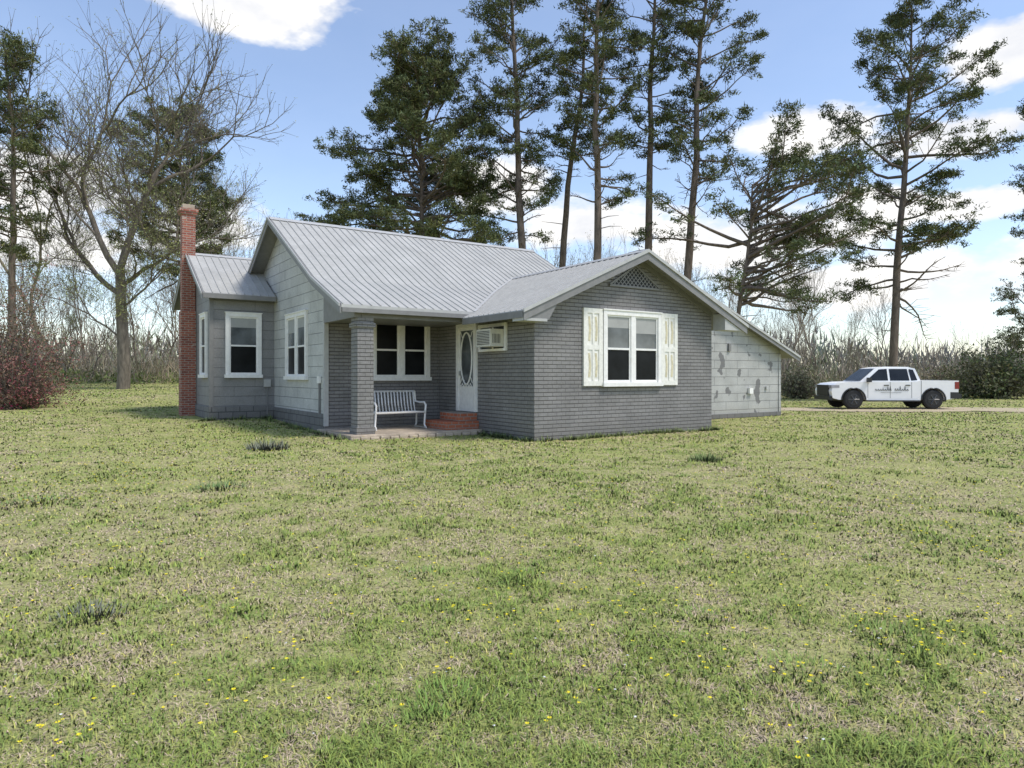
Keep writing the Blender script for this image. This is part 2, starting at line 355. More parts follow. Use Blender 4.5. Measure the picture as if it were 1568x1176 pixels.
w.poly([(13.5,3,-.2),(13.5,9,-.2),(13.5,9,EZ(13.5)-.05),(13.5,3,EZ(13.5)-.05)],'siding2')
w.poly([(5.8,9,-.2),(13.5,9,-.2),(13.5,9,EZ(13.5)-.05),(EXR,9,4.16),(5.8,9,EZ(5.8)-.05)],'siding2')
w.build('side_room_siding',H)
w=MB()
w.box(-3.32,-3.27,4.62,9.36,-.3,.52,'found'); w.box(-5.2,-3.3,9.325,9.4,-.3,.56,'found'); w.box(-5.2,-5.12,9.4,14.4,-.3,.56,'found')
w.box(9,13.52,2.96,3.05,-.3,.16,'found')
w.build('foundation',H)
w=MB()
w.box(-5.185,-5.07,9.335,9.45,.56,3.95,'trim'); w.box(-3.315,-3.2,4.56,4.68,.2,3.95,'trimL')
w.box(-5.2,-3.3,9.33,9.36,3.78,4.0,'trim')
w.box(13.4,13.525,2.97,3.05,.1,2.3,'siding2')
w.prism([(-3.33,2.42,2.84),(-3.33,4.56,2.84),(-3.33,4.56,MZ(4.56)-.06),(-3.33,2.42,MZ(2.42)-.06)],(.16,0,0),'trim')
w.box(-3.16,0.0,2.42,2.56,2.84,MZ(2.42)-.06,'trim')
w.box(-3.16,-.01,2.58,4.59,2.86,2.9,'trim')
w.build('trim_boards',H)
w=MB()
w.box(-3.26,-2.86,2.42,2.82,.12,2.84,'brick'); w.box(-3.3,-2.82,2.38,2.86,2.62,2.72,'brick'); w.box(-3.29,-2.83,2.39,2.85,.14,.3,'brick')
w.build('porch_column',H,bevel=.012)
w=MB(); w.box(-3.5,-.01,2.22,4.59,-.2,.14,'conc')
for i in range(15):
    xx=-3.52+i*.24; w.box(xx,xx+.22,2.12+.02*(i%3),2.215,-.2,.09+.02*(i%2),'conc')
w.build('porch_slab',H,bevel=.02)
w=MB(); w.box(-.95,-.003,2.4,3.6,.14,.34,'stepbrick'); w.box(-.55,-.003,2.5,3.5,.342,.54,'stepbrick')
w.build('brick_steps',H,bevel=.012)
def slab(w,top,t=.07):
    T=[Vector(p) for p in top]; B=[p-Vector((0,0,t)) for p in T]; n=len(T)
    w.poly(T,'roof'); w.poly(B[::-1],'trim')
    for i in range(n): w.poly([T[i],T[(i+1)%n],B[(i+1)%n],B[i]],'trimL')
def rib(w,a,b,side,nrm,k='rib',wd=.018,h=.022):
    a=Vector(a);b=Vector(b);s=Vector(side)*wd;nn=Vector(nrm).normalized()*h
    w.poly([a-s,b-s,b-s*.4+nn,a-s*.4+nn],k);w.poly([a-s*.4+nn,b-s*.4+nn,b+s*.4+nn,a+s*.4+nn],'roof');w.poly([a+s*.4+nn,b+s*.4+nn,b+s,a+s],k);w.poly([a-s,a-s*.4+nn,a+s*.4+nn,a+s],k)
SP=.228
w=MB()
x0,x1=-3.72,5.95
slab(w,[(x0,2.2,3.10),(x1,2.2,3.10),(x1,4.2,3.93),(x0,4.2,3.93)])
slab(w,[(x0,4.2,3.93),(x1,4.2,3.93),(x1,8.33,6.2),(x0,8.33,6.2)])
slab(w,[(x0,8.33,6.2),(x1,8.33,6.2),(x1,11.0,MZ(11.0)),(x0,11.0,MZ(11.0))])
x=x0+.03
while x<x1:
    rib(w,(x,2.2,3.10),(x,4.2,3.93),(1,0,0),(0,-.4,1)); rib(w,(x,4.2,3.93),(x,8.33,6.2),(1,0,0),(0,-.55,1)); x+=SP
w.prism([(x0,8.13,6.12),(x0,8.33,6.235),(x0,8.53,6.12)],(x1-x0,0,0),'trimL')
w.build('main_roof',H)
w=MB()
slab(w,[(-.6,-.42,WZ(-.6)),(3.15,-.42,4.6),(3.15,5.42,4.6),(1.647,4.2,WZ(1.647)),(-.218,2.2,WZ(-.218)),(-.6,2.2,WZ(-.6))])
slab(w,[(3.15,-.42,4.6),(7.0,-.42,WZ(7.0)),(7.0,4.4,WZ(7.0)),(5.9,4.4,WZ(5.9)),(5.9,5.42,WZ(5.9)),(3.15,5.42,4.6)])
y=-.38
while y<5.4:
    xs=-.6
    if y>2.2: xs=np.interp(y,[2.2,4.2,5.42],[-.218,1.647,3.15])
    rib(w,(xs,y,WZ(xs)),(3.15,y,4.6),(0,1,0),(-.445,0,1)); rib(w,(3.15,y,4.6),(7.0,y,WZ(7.0)),(0,1,0),(.445,0,1)) if y<4.4 else None
    y+=SP
w.prism([(2.95,-.43,4.54),(3.15,-.43,4.635),(3.35,-.43,4.54)],(0,5.8,0),'trimL')
for a,b in (((-.218,2.2),(1.647,4.2)),((1.647,4.2),(3.15,5.42))):
    A=Vector((a[0],a[1],MZ(a[1])+.012));B=Vector((b[0],b[1],MZ(b[1])+.012)); w.para(A,B-A,(-.07,0.0,.0),(0,0,.012),'trimL')
w.build('wing_roof',H)
w=MB()
def rake(w,p,q,dy,hh=.2,k='trim'):
    p=Vector(p);q=Vector(q); w.para(p,q-p,(0,dy,0),(0,0,-hh),k)
rake(w,(-.6,-.425,WZ(-.6)-.03),(3.15,-.425,4.57),-.03); rake(w,(3.15,-.425,4.57),(7.0,-.425,WZ(7)-.03),-.03)
rake(w,(-.62,-.457,WZ(-.62)+.03),(3.15,-.457,4.63),-.03,.08,'trimL'); rake(w,(3.15,-.457,4.63),(7.02,-.457,WZ(7.02)+.03),-.03,.08,'trimL')
rake(w,(0,-.003,WZ(0)-.06),(3.15,-.003,4.53),-.03,.14); rake(w,(3.15,-.003,4.53),(6.05,-.003,WZ(6.05)-.06),-.03,.14)
w.prism([(-.58,-.42,2.74),(.1,-.42,2.74),(.35,-.42,WZ(.35)-.22),(-.58,-.42,WZ(-.58)-.1)],(0,.41,0),'trim')
w.box(-.6,.05,-.43,-.01,2.70,2.76,'trimL')
w.prism([(6.1,-.42,2.74),(6.98,-.42,2.74),(6.98,-.42,WZ(6.98)-.1),(6.1,-.42,WZ(6.1)-.1)],(0,.41,0),'trimL')
w.box(-.62,-.59,-.42,2.2,WZ(-.6)-.17,WZ(-.6)-.02,'trim')
w.box(-3.7,-.25,2.2,2.23,2.93,3.03,'trim')
def rakex(w,p,q,dx,hh=.2,k='trim'):
    p=Vector(p);q=Vector(q); w.para(p,q-p,(dx,0,0),(0,0,-hh),k)
X0=-3.725
for (a,za),(b,zb) in (((2.2,3.10),(4.2,3.93)),((4.2,3.93),(8.33,6.2)),((8.33,6.2),(11,MZ(11)))):
    rakex(w,(X0,a,za-.03),(X0,b,zb-.03),-.03,.17); rakex(w,(X0-.032,a,za+.025),(X0-.032,b,zb+.025),-.025,.07,'trimL')
for (a,za),(b,zb) in (((9.0,3.94),(11.9,5.506)),((11.9,5.506),(14.8,3.94))):
    rakex(w,(-5.425,a,za-.03),(-5.425,b,zb-.03),-.03,.17); rakex(w,(-5.457,a,za+.025),(-5.457,b,zb+.025),-.025,.07,'trimL')
w.box(-5.42,-3.35,8.96,8.99,3.78,3.92,'trim')
rake(w,(EXR,2.67,4.19),(14.2,2.67,EZ(14.2)-.03),-.03,.16); rake(w,(EXR,2.637,4.24),(14.22,2.637,EZ(14.22)+.02),-.03,.08,'trimL')
w.build('fascia',H)
w=MB()
slab(w,[(-5.42,9.0,3.94),(-3.35,9.0,3.94),(-3.35,11.9,5.506),(-5.42,11.9,5.506)])
slab(w,[(-3.35,10.3,RZ(10.3)),(5.95,10.3,RZ(10.3)),(5.95,11.9,5.506),(-3.35,11.9,5.506)])
slab(w,[(-5.42,11.9,5.506),(5.95,11.9,5.506),(5.95,14.8,3.94),(-5.42,14.8,3.94)])
x=-5.39
while x<-3.4: rib(w,(x,9.0,3.94),(x,11.9,5.506),(1,0,0),(0,-.54,1)); x+=SP
w.prism([(-5.44,11.75,5.45),(-5.44,11.9,5.54),(-5.44,12.05,5.45)],(2.1,0,0),'trimL')
w.build('rear_roof',H)
w=MB()
slab(w,[(EXR,2.66,4.22),(14.2,2.66,EZ(14.2)),(14.2,9.3,EZ(14.2)),(EXR,9.3,4.22)])
slab(w,[(EXR,2.66,4.22),(6.0,2.66,EZ(6.0)),(6.0,9.3,EZ(6.0)),(EXR,9.3,4.22)])
y=2.7
while y<9.3: rib(w,(EXR,y,4.22),(14.2,y,EZ(14.2)),(0,1,0),(.38,0,1)); y+=SP
w.build('side_roof',H)
w=MB(); bz,az_,xl,xr=3.72,4.27,2.25,4.05; xc=3.15
w.prism([(xl,-.004,bz),(xr,-.004,bz),(xc,-.004,az_-.0)],(0,-.006,0),'dark')
def inside(x,z):
    return z>bz and z<az_-(abs(x-xc))*(az_-bz)/((xr-xl)/2)
for s_ in (1,-1):
    for c0 in np.arange(-3,3,.13):
        pts=[]
        for t in np.linspace(-1.5,1.5,301):
            x=xc+t; z=bz+s_*t+c0
            if inside(x,z): pts.append((x,z))
        if len(pts)>3:
            a=pts[0];b=pts[-1]; w.para((a[0]-.012,-.012-.006*(s_>0),a[1]),(b[0]-a[0],0,b[1]-a[1]),(.035,0,0),(0,-.005,0),'trim')
for a,b in (((xl,bz),(xr,bz)),((xl,bz),(xc,az_)),((xr,bz),(xc,az_))):
    w.para((a[0],-.012,a[1]-.02),(b[0]-a[0],0,b[1]-a[1]),(0,-.025,0),(0,0,.05),'trim')
w.build('lattice_gable_vent',H)
def mapper(kind,c):
    def bx(w,u0,u1,z0,z1,d0,d1,k):
        if kind=='front': w.box(u0,u1,c-d1,c-d0,z0,z1,k)
        else: w.box(c-d1,c-d0,u0,u1,z0,z1,k)
    return bx
def window(name,kind,c,u0,u1,z0,z1,bays=2,t=.11,blind=True):
    w=MB(); B=mapper(kind,c)
    B(w,u0,u0+t,z0,z1,0.001,.07,'white'); B(w,u1-t,u1,z0,z1,.001,.07,'white')
    B(w,u0+t,u1-t,z1-t,z1,.001,.068,'white'); B(w,u0-.03,u1+.03,z0-.05,z0+.05,.001,.11,'white')
    B(w,u0-.02,u1+.02,z1,z1+.03,.001,.09,'white')
    iw=(u1-u0-2*t-(bays-1)*.14)/bays
    for i in range(bays):
        a=u0+t+i*(iw+.14); b=a+iw
        if i: B(w,a-.14,a,z0+.05,z1-t,.001,.06,'white')
        zz0,zz1=z0+.05,z1-t; zm=(zz0+zz1)/2; s=.045
        B(w,a,a+s,zz0,zz1,.001,.035,'white'); B(w,b-s,b,zz0,zz1,.001,.035,'white')
        B(w,a+s,b-s,zz1-s,zz1,.001,.033,'white'); B(w,a+s,b-s,zz0,zz0+s*1.3,.001,.033,'white'); B(w,a+s,b-s,zm-.025,zm+.025,.001,.04,'white')
        B(w,a+s,b-s,zm+.025,zz1-s,.002,.012,'glassU' if blind else 'glassL'); B(w,a+s,b-s,zz0+s*1.3,zm-.025,.002,.009,'glassL')
        if blind: B(w,a+s,b-s,zz1-s-(zz1-zm)*(.32+.14*i),zz1-s,.012,.015,'curtain')
    return w.build(name,H)
window('gable_window','front',0,2.04,4.02,1.28,3.10,2)
window('porch_window','front',4.6,-2.04,-.31,1.41,3.03,2,blind=False)
window('side_window','left',-3.29,5.96,7.93,1.43,3.27,2)
window('rear_room_window','front',9.36,-4.74,-3.69,1.48,3.40,1)
window('rear_room_side_window','left',-5.16,9.75,10.75,1.48,3.40,1,blind=False)
for a,b,nm in ((1.42,2.02,'shutter_1'),(4.04,4.64,'shutter_2')):
    w=MB(); w.box(a,b,-.035,-.002,1.25,3.12,'cream')
    w.box(a,a+.12,-.055,-.035,1.25,3.12,'cream'); w.box(b-.12,b,-.055,-.035,1.25,3.12,'cream')
    for z in (1.25,2.12,3.0): w.box(a+.12,b-.12,-.053,-.035,z,z+.12,'cream')
    w.box((a+b)/2-.03,(a+b)/2+.03,-.054,-.035,1.37,3.0,'cream')
    for z0,z1 in ((1.46,2.04),(2.33,2.92)):
        cx=(a+b)/2
        for k in range(2):
            xx=cx-.105+k*.21; w.prism([(xx-.045,-.037,z0),(xx+.02,-.037,z0),(xx+.045,-.037,(z0+z1)/2),(xx+.01,-.037,z1),(xx-.045,-.037,z1),(xx-.02,-.037,(z0+z1)/2)],(0,-.004,0),'creamd')
    w.build(nm,H)
w=MB(); B=mapper('left',0)
B(w,2.48,2.58,.56,2.86,.001,.06,'white'); B(w,3.42,3.52,.56,2.86,.001,.06,'white'); B(w,2.58,3.42,2.76,2.86,.001,.058,'white')
B(w,2.58,3.42,.56,2.76,.002,.02,'white')
cy=3.0
def ell(ry,rz,cz,d,n=28): return [(-d,cy+ry*math.cos(2*math.pi*i/n),cz+rz*math.sin(2*math.pi*i/n)) for i in range(n)]
B(w,2.68,3.32,1.22,2.68,.02,.026,'glassU')
w.tube(ell(.29,.68,1.95,.035)+[ell(.29,.68,1.95,.035)[0]],.022,6,'white',False)
for (a,b) in ((1.3,1.6),(2.35,2.66)):
    for s_ in (-1,1):
        w.tube([(-.03,cy+s_*.31,a if a<2 else b),(-.03,cy+s_*.22,(a+b)/2),(-.03,cy+s_*.1,(a+b)/2+(.1 if a>2 else -.1))],.012,5,'white')
B(w,2.64,3.36,.64,1.16,.02,.03,'white'); B(w,3.3,3.34,1.5,1.62,.026,.07,'trimL')
for k in range(5): w.tube([(-.035,cy-.28+k*.14,1.2),(-.035,cy-.21+k*.14,1.3),(-.035,cy-.14+k*.14,1.2)],.012,5,'white')
w.build('storm_door',H)
w=MB()
B(w,1.1,1.18,2.1,2.78,.001,.05,'white');B(w,2.3,2.38,2.1,2.78,.001,.05,'white');B(w,1.18,2.3,2.7,2.78,.001,.048,'white');B(w,1.18,2.3,2.1,2.16,.001,.07,'white')
B(w,1.18,2.3,2.16,2.7,.002,.012,'glassU'); B(w,1.7,1.74,2.16,2.7,.012,.04,'white')
B(w,1.2,1.85,2.2,2.62,.012,.42,'ac')
for k in range(9): B(w,1.24,1.81,2.25+k*.038,2.265+k*.038,.42,.428,'dark')
for k in range(6): w.box(-.36+k*.04,-.345+k*.04,1.196,1.2,2.28,2.5,'dark')
w.build('window_air_conditioner',H)
w=MB()
w.box(-5.62,-5.17,11.7,12.15,-.2,3.6,'redbrick'); w.box(-5.58,-5.18,11.74,12.12,3.6,6.75,'redbrick')
w.box(-5.63,-5.13,11.69,12.17,6.75,6.83,'redbrick'); w.box(-5.66,-5.10,11.66,12.2,6.83,6.93,'redbrick'); w.box(-5.56,-5.2,11.76,12.1,6.93,7.08,'conc')
w.build('chimney',H,bevel=.008)
w=MB()
w.box(-3.36,-3.3,4.85,5.0,1.3,1.48,'white'); w.box(-3.34,-3.3,4.9,4.95,.5,1.3,'trim')
w.box(-3.62,-3.42,9.27,9.355,1.15,1.38,'trimL'); w.tube([(-3.52,9.3,.3),(-3.52,9.3,1.15)],.02,6,'trim')
w.box(10.5,10.62,2.93,2.99,2.35,2.62,'trim'); w.box(11.6,11.8,2.9,2.99,.85,1.05,'white'); w.box(12.6,12.7,2.93,2.99,1.0,1.1,'trimL')
w.box(-2.3,-2.15,4.5,4.59,2.7,2.84,'metalwhite')
w.build('wall_fittings',H)
bn=empty('porch_bench',(HC[0]+ca*-1.75-sa*3.6,HC[1]+sa*-1.75+ca*3.6,.14),math.radians(34))
w=MB(); W=.68
for i in range(15):
    x=-W+.05+i*(2*W-.1)/14; w.tube([(x,-.26,.42),(x,0,.40),(x,.22,.42),(x,.30,.62),(x,.36,.93)],.021,5,'metalwhite')
w.tube([(-W,.37,.95),(W,.37,.95)],.028,6,'metalwhite'); w.tube([(-W,-.27,.42),(W,-.27,.42)],.030,6,'metalwhite'); w.tube([(-W,.23,.42),(W,.23,.42)],.02,6,'metalwhite')
for s_ in (-1,1):
    x=s_*W; w.tube([(x,.37,.95),(x,.3,.68),(x,.05,.66),(x,-.22,.67),(x,-.3,.6),(x,-.27,.42),(x,-.22,.1),(x,-.3,.02)],.026,6,'metalwhite')
    w.tube([(x,.23,.42),(x,.25,.1),(x,.33,.02)],.024,6,'metalwhite'); w.tube([(x,-.32,.02),(x,.36,.02)],.022,6,'metalwhite'); w.tube([(x,-.27,.42),(x,.23,.42)],.022,6,'metalwhite')
w.build('frame_and_slats',bn,smooth=True)
# ------------------------------------------------------------------ truck
def truck():
    body,nt,b=new_mat('white_car_paint'); b.inputs['Roughness'].default_value=.28; b.inputs['Coat Weight'].default_value=.4
    nt.links.new(ramp(nt,noise(nt,objco(nt),2,2),[(.3,(.80,.80,.79)),(.7,(.86,.86,.85))]),b.inputs['Base Color'])
    M['body']=body; M['tire']=plain('tire_rubber',(.022,.022,.022),.85); M['rim']=plain('dark_alloy',(.035,.035,.036),.4,.3); M['blk']=plain('black_plastic',(.022,.022,.022),.5)
    M['tglass']=glassmat('tinted_glass',(.012,.014,.016),.06,.35); M['wglass']=glassmat('windshield_glass',(.03,.034,.038),.25,.12); M['tail']=plain('tail_lamp',(.22,.015,.015),.2); M['head']=plain('head_lamp',(.32,.32,.34),.15); M['rimL']=plain('alloy_spokes',(.07,.07,.072),.4,.3)
    T=empty('pickup_truck',(18.0,33.0,float(gz(18,33))+.02),math.radians(-3))
    ox=-2.9
    fw,rw,R=1.02,4.66,.45
    def arch(cx,r,n=14): return [(cx+r*math.cos(math.pi-math.pi*i/n),.44+r*math.sin(math.pi-math.pi*i/n)) for i in range(n+1)]
    prof=[(.06,.52),(.34,.44)]+arch(fw,.53)+[(fw+.6,.42),(rw-.6,.42)]+arch(rw,.53)+[(5.62,.50),(5.78,.58),(5.80,1.34),(4.10,1.36),(3.9,1.30),(1.6,1.29),(1.30,1.30),(.75,1.27),(.28,1.21),(.08,1.12),(.0,.85)]
    w=MB(); Wd=1.0
    pts=[(x+ox,-Wd,z) for x,z in prof]; w.prism(pts,(0,2*Wd,0),'body'); w.build('body',T,bevel=.045)
    w=MB(); w.box(4.15+ox,5.70+ox,-.84,.84,1.345,1.372,'blk'); w.build('bed_liner',T)
    w=MB(); yb,yt=.95,.77
    prof2=[(1.30,1.27),(4.12,1.29),(3.92,1.90),(3.62,1.985),(2.55,1.995),(2.10,1.92)]
    ys=[yb,yb,yt+.02,yt-.03,yt-.03,yt+.01]
    A=[(x+ox,-y,z) for (x,z),y in zip(prof2,ys)]; Bp=[(x,-y,z) for x,y,z in A]
    n=len(A); w.poly(A,'body'); w.poly(Bp[::-1],'body')
    for i in range(n): w.poly([A[i],Bp[i],Bp[(i+1)%n],A[(i+1)%n]],'body')
    w.build('cab',T,bevel=.03)
    w=MB()
    def cy_(z): return yb+(yt+.015-yb)*(z-1.28)/(1.91-1.28)+.012
    for s_ in (-1,1):
        for P in ([(1.62,1.34),(2.62,1.34),(2.62,1.89),(2.25,1.87)],[(2.72,1.34),(3.60,1.34),(3.54,1.89),(2.72,1.89)],[(3.67,1.34),(3.96,1.36),(3.82,1.85),(3.62,1.88)]):
            w.poly([(x+ox,s_*cy_(z),z) for x,z in P],'tglass')
    w.poly([(1.36+ox,-.87,1.345),(1.36+ox,.87,1.345),(2.05+ox,.735,1.905),(2.05+ox,-.735,1.905)],'wglass')
    w.poly([(4.125+ox,-.78,1.36),(4.125+ox,.78,1.36),(3.965+ox,.68,1.86),(3.965+ox,-.68,1.86)],'wglass')
    w.build('glass',T)
    w=MB()
    for s_ in (-1,1):
        y=s_*(Wd+.002); lo=lambda d:(min(y,y+d*s_),max(y,y+d*s_))
        for xx in (1.66,2.68,3.66): w.box(xx+ox,xx+ox+.014,*lo(.003),.52,1.27,'blk')
        w.box(4.09+ox,4.11+ox,*lo(.003),.5,1.33,'blk')
        for xx in (2.40,3.38): w.box(xx+ox,xx+ox+.22,*lo(.03),1.10,1.14,'blk')
        w.box(1.70+ox,4.0+ox,min(y*.9,y+.1*s_),max(y*.9,y+.1*s_),.36,.42,'blk')
        w.box(1.60+ox,1.76+ox,*lo(.2),1.27,1.48,'blk')
        for cx in (fw,rw):
            a=[(cx+.55*math.cos(t)+ox,y,.44+.55*math.sin(t)) for t in np.linspace(0,math.pi,15)]
            w.tube(a,.035,5,'blk')
        w.box(5.62+ox,5.815+ox,min(y*.93,y+.006*s_),max(y*.93,y+.006*s_),.95,1.28,'tail')
        w.box(5.42+ox,5.80+ox,*lo(.004),.50,.80,'blk')
        w.box(-.01+ox,.36+ox,min(y*.68,y+.006*s_),max(y*.68,y+.006*s_),1.0,1.13,'head')
    w.box(-.035+ox,.05+ox,-.66,.66,.62,1.13,'blk'); w.box(-.07+ox,.12+ox,-.92,.92,.42,.60,'blk'); w.box(5.78+ox,5.96+ox,-.94,.94,.52,.72,'blk'); w.box(5.795+ox,5.82+ox,-.86,.86,.74,1.32,'blk')
    w.box(.6+ox,5.4+ox,-.7,.7,.35,.6,'blk')
    w.build('fittings',T)
    w=MB()
    for cx in (fw,rw):
        for s_ in (-1,1):
            yo=s_*1.0; yi=s_*.72
            w.tube([(cx+ox,yi,R),(cx+ox,yi+s_*.03,R),(cx+ox,yo-s_*.04,R),(cx+ox,yo,R)],[.38,R,R,.38],30,'tire')
            w.tube([(cx+ox,yo,R),(cx+ox,yo+s_*.004,R)],[.27,.26],28,'rim')
            for k in range(6):
                a=k*math.pi/3; w.tube([(cx+ox,yo+s_*.012,R),(cx+ox+.25*math.cos(a),yo+s_*.006,R+.25*math.sin(a))],[.05,.028],5,'rimL')
            w.tube([(cx+ox,yo,R),(cx+ox,yo+s_*.03,R)],[.07,.05],12,'rimL')
    w.build('wheels',T)
    w=MB(); r=random.Random(2)
    x=2.0
    while x<3.5:
        h=r.choice([.07,.10,.20]); w.tube([(x+ox,-1.012,.88),(x+.03+ox,-1.012,.88+h),(x+.06+ox,-1.012,.87),(x+.10+ox,-1.012,.90)],.012,4,'blk'); x+=.11
        if abs(x-2.72)<.06: x+=.12
    w.tube([(2.25+ox,-1.012,.79),(3.2+ox,-1.012,.79)],.006,4,'blk')
    w.build('door_lettering',T)
truck()
# ------------------------------------------------------------------ trees
def px2w(px,Y): return (px-784)/1045*Y
def foliage(nb,C,K,ln,wd,col,rng,mi=1,up=.35,off=.5):
    n=len(C)*K; c=np.repeat(C,K,axis=0); d=unit(rng.normal(0,1,(n,3))+np.array([0,0,up])); L=ln*rng.uniform(.5,1.15,(n,1))
    o=rng.normal(0,ln*off,(n,3))*np.array([1,1,.55]); s=unit(np.cross(d,rng.normal(0,1,(n,3))))*wd*.5
    a=c+o
    br=np.repeat(rng.uniform(.55,1.4,(len(C),1)),K,axis=0)*rng.uniform(.7,1.3,(n,1))
    hue=np.repeat(rng.uniform(-1,1,(len(C),1)),K,axis=0)
    cc=np.array(col)*br*np.concatenate([1+.18*hue,1+.05*hue,1-.1*hue],1)
    nb.tris(a-s,a+s,a+d*L,cc,mi)
def pine(px,Y,H_,cs,R,seed,lean=(0,0),prof='tall',nb_=46,dens=1.,K=16,col=(.115,.132,.056),r0=None,name='pine_tree',elev=(0,45),azb=None,extra=2):
    rng=np.random.default_rng(seed); X=px2w(px,Y); z0=float(gz(X,Y))-.2
    nb=NB(); t=np.linspace(0,1,16); wob=np.cumsum(rng.normal(0,.12,(16,2)),axis=0)*np.array(H_/26)
    P=np.stack([lean[0]*t**1.3+wob[:,0]*t,lean[1]*t+wob[:,1]*t,t*H_],1); r0=r0 or H_*.0085+.04
    nb.tube(P,r0*(1-t)**.75+.03,9)
    PR={'tall':([0,.12,.3,.45,.6,.8,.92,1],[.55,.8,.7,1,.85,.95,.6,.2]),'round':([0,.15,.4,.7,.88,1],[.80,1.0,1.05,.95,.75,.40]),'flat':([0,.4,.8,1],[.8,1,1,.6]),'open':([0,.1,.3,.5,.75,.92,1],[.9,.6,.75,1,.9,.55,.2])}[prof]
    clumps=[]; nb_=int(nb_*1.35)
    for i in range(nb_):
        s=(i+rng.random())/nb_; tt=cs+(1-cs)*s; tt=min(tt,.995)
        p0=np.array([np.interp(tt,t,P[:,k]) for k in range(3)])
        L=R*np.interp(s,*PR)*rng.uniform(.45,1.15); az=i*2.4+rng.normal(0,.7)
        if azb is not None and rng.random()<.6: az=azb+rng.normal(0,.6)
        el=math.radians(np.interp(s,[0,1],elev)+rng.normal(0,14))
        d=np.array([math.cos(az)*math.cos(el),math.sin(az)*math.cos(el),math.sin(el)])
        n=7; pts=[p0]; dd=d.copy()
        for k in range(n-1):
            dd=unit(dd+rng.normal(0,.2,3)+np.array([0,0,.03])); pts.append(pts[-1]+dd*L/(n-1))
        pts=np.array(pts); rb=max(.03,.015*L+.02)*(1.1-.4*s); nb.tube(pts,np.linspace(rb,.012,n),4)
        dead=(s<.16 and rng.random()<.45)
        ns=int(L*2.8)+3; bd=dens*rng.uniform(.5,1.15)
        for j in range(ns):
            u=rng.uniform(.22,1)**.7; q=np.array([np.interp(u*(n-1),np.arange(n),pts[:,k]) for k in range(3)])
            sd=unit(np.cross(dd,[0,0,1]))*(1 if j%2 else -1); d2=unit(d*.7+sd*rng.uniform(.3,1.2)+np.array([0,0,rng.uniform(-.25,.7)])); l2=(.3+.28*L*(1.15-u))*rng.uniform(.5,1.25)
            e=q+d2*l2; mm=(q+e)/2+rng.normal(0,.08,3)*l2; nb.tube(np.array([q,mm,e]),[.018,.014,.009],3)
            if not dead and rng.random()<bd:
                clumps.append(e)
                for q_ in range(extra):
                    if rng.random()<.8:
                        clumps.append(q+(e-q)*rng.uniform(.45,1.05)+rng.normal(0,.22,3)*np.array([1,1,.6]))
        if not dead: clumps.append(pts[-1])
    for i in range(int(10*cs)+2):
        tt=rng.uniform(.25*cs,cs); p0=np.array([np.interp(tt,t,P[:,k]) for k in range(3)]); a=rng.uniform(0,6.28); L=rng.uniform(.4,1.8)
        nb.tube(np.array([p0,p0+[math.cos(a)*L*.5,math.sin(a)*L*.5,.05],p0+[math.cos(a)*L,math.sin(a)*L,-.1+.2*rng.random()]]),[.035,.025,.01],3)
    foliage(nb,np.array(clumps),K,.27,.070,col,rng)
    o=nb.obj(name,[M['pinebark'],M['leaf']]); o.location=(X,Y,z0); return o
pine(640,44,20.2,.42,6.2,11,prof='round',nb_=96,dens=1.1,K=17,elev=(0,42),extra=3)
pine(803,43,28.5,.36,4.4,12,lean=(-.8,0),nb_=58,dens=.95)
pine(850,46,27.0,.55,2.6,13,lean=(1.0,0),nb_=36,dens=.8)
pine(914,42,28.5,.42,3.8,14,lean=(-.3,0),nb_=54,dens=.95)
pine(992,44,29.5,.52,3.4,15,lean=(.6,0),nb_=44,dens=.9)
pine(1043,43,29.0,.42,4.6,16,lean=(1.9,0),nb_=54,elev=(5,45),dens=.95)
pine(1120,40,13.0,.45,7.4,17,lean=(1.8,0),prof='flat',nb_=38,dens=.95,elev=(8,32),azb=0.05)
pine(1365,43,25.0,.25,6.2,18,lean=(1.2,0),prof='open',nb_=52,dens=.95,elev=(-8,45),extra=3)
pine(18,40,20.0,.38,3.7,19,prof='tall',nb_=48,dens=.9)
pine(285,52,19.5,.42,5.2,20,prof='round',nb_=72,dens=1.1,K=17,elev=(-5,48),extra=3)
pine(500,60,14,.35,3.4,21,prof='round',nb_=34)
pine(1590,58,9.0,.12,5.0,22,prof='flat',nb_=34,dens=1.0,name='evergreen_tree',elev=(-5,30))
pine(1630,46,22,.3,4.6,24,prof='open',nb_=36)
pine(-70,44,23,.3,4,25,nb_=32)
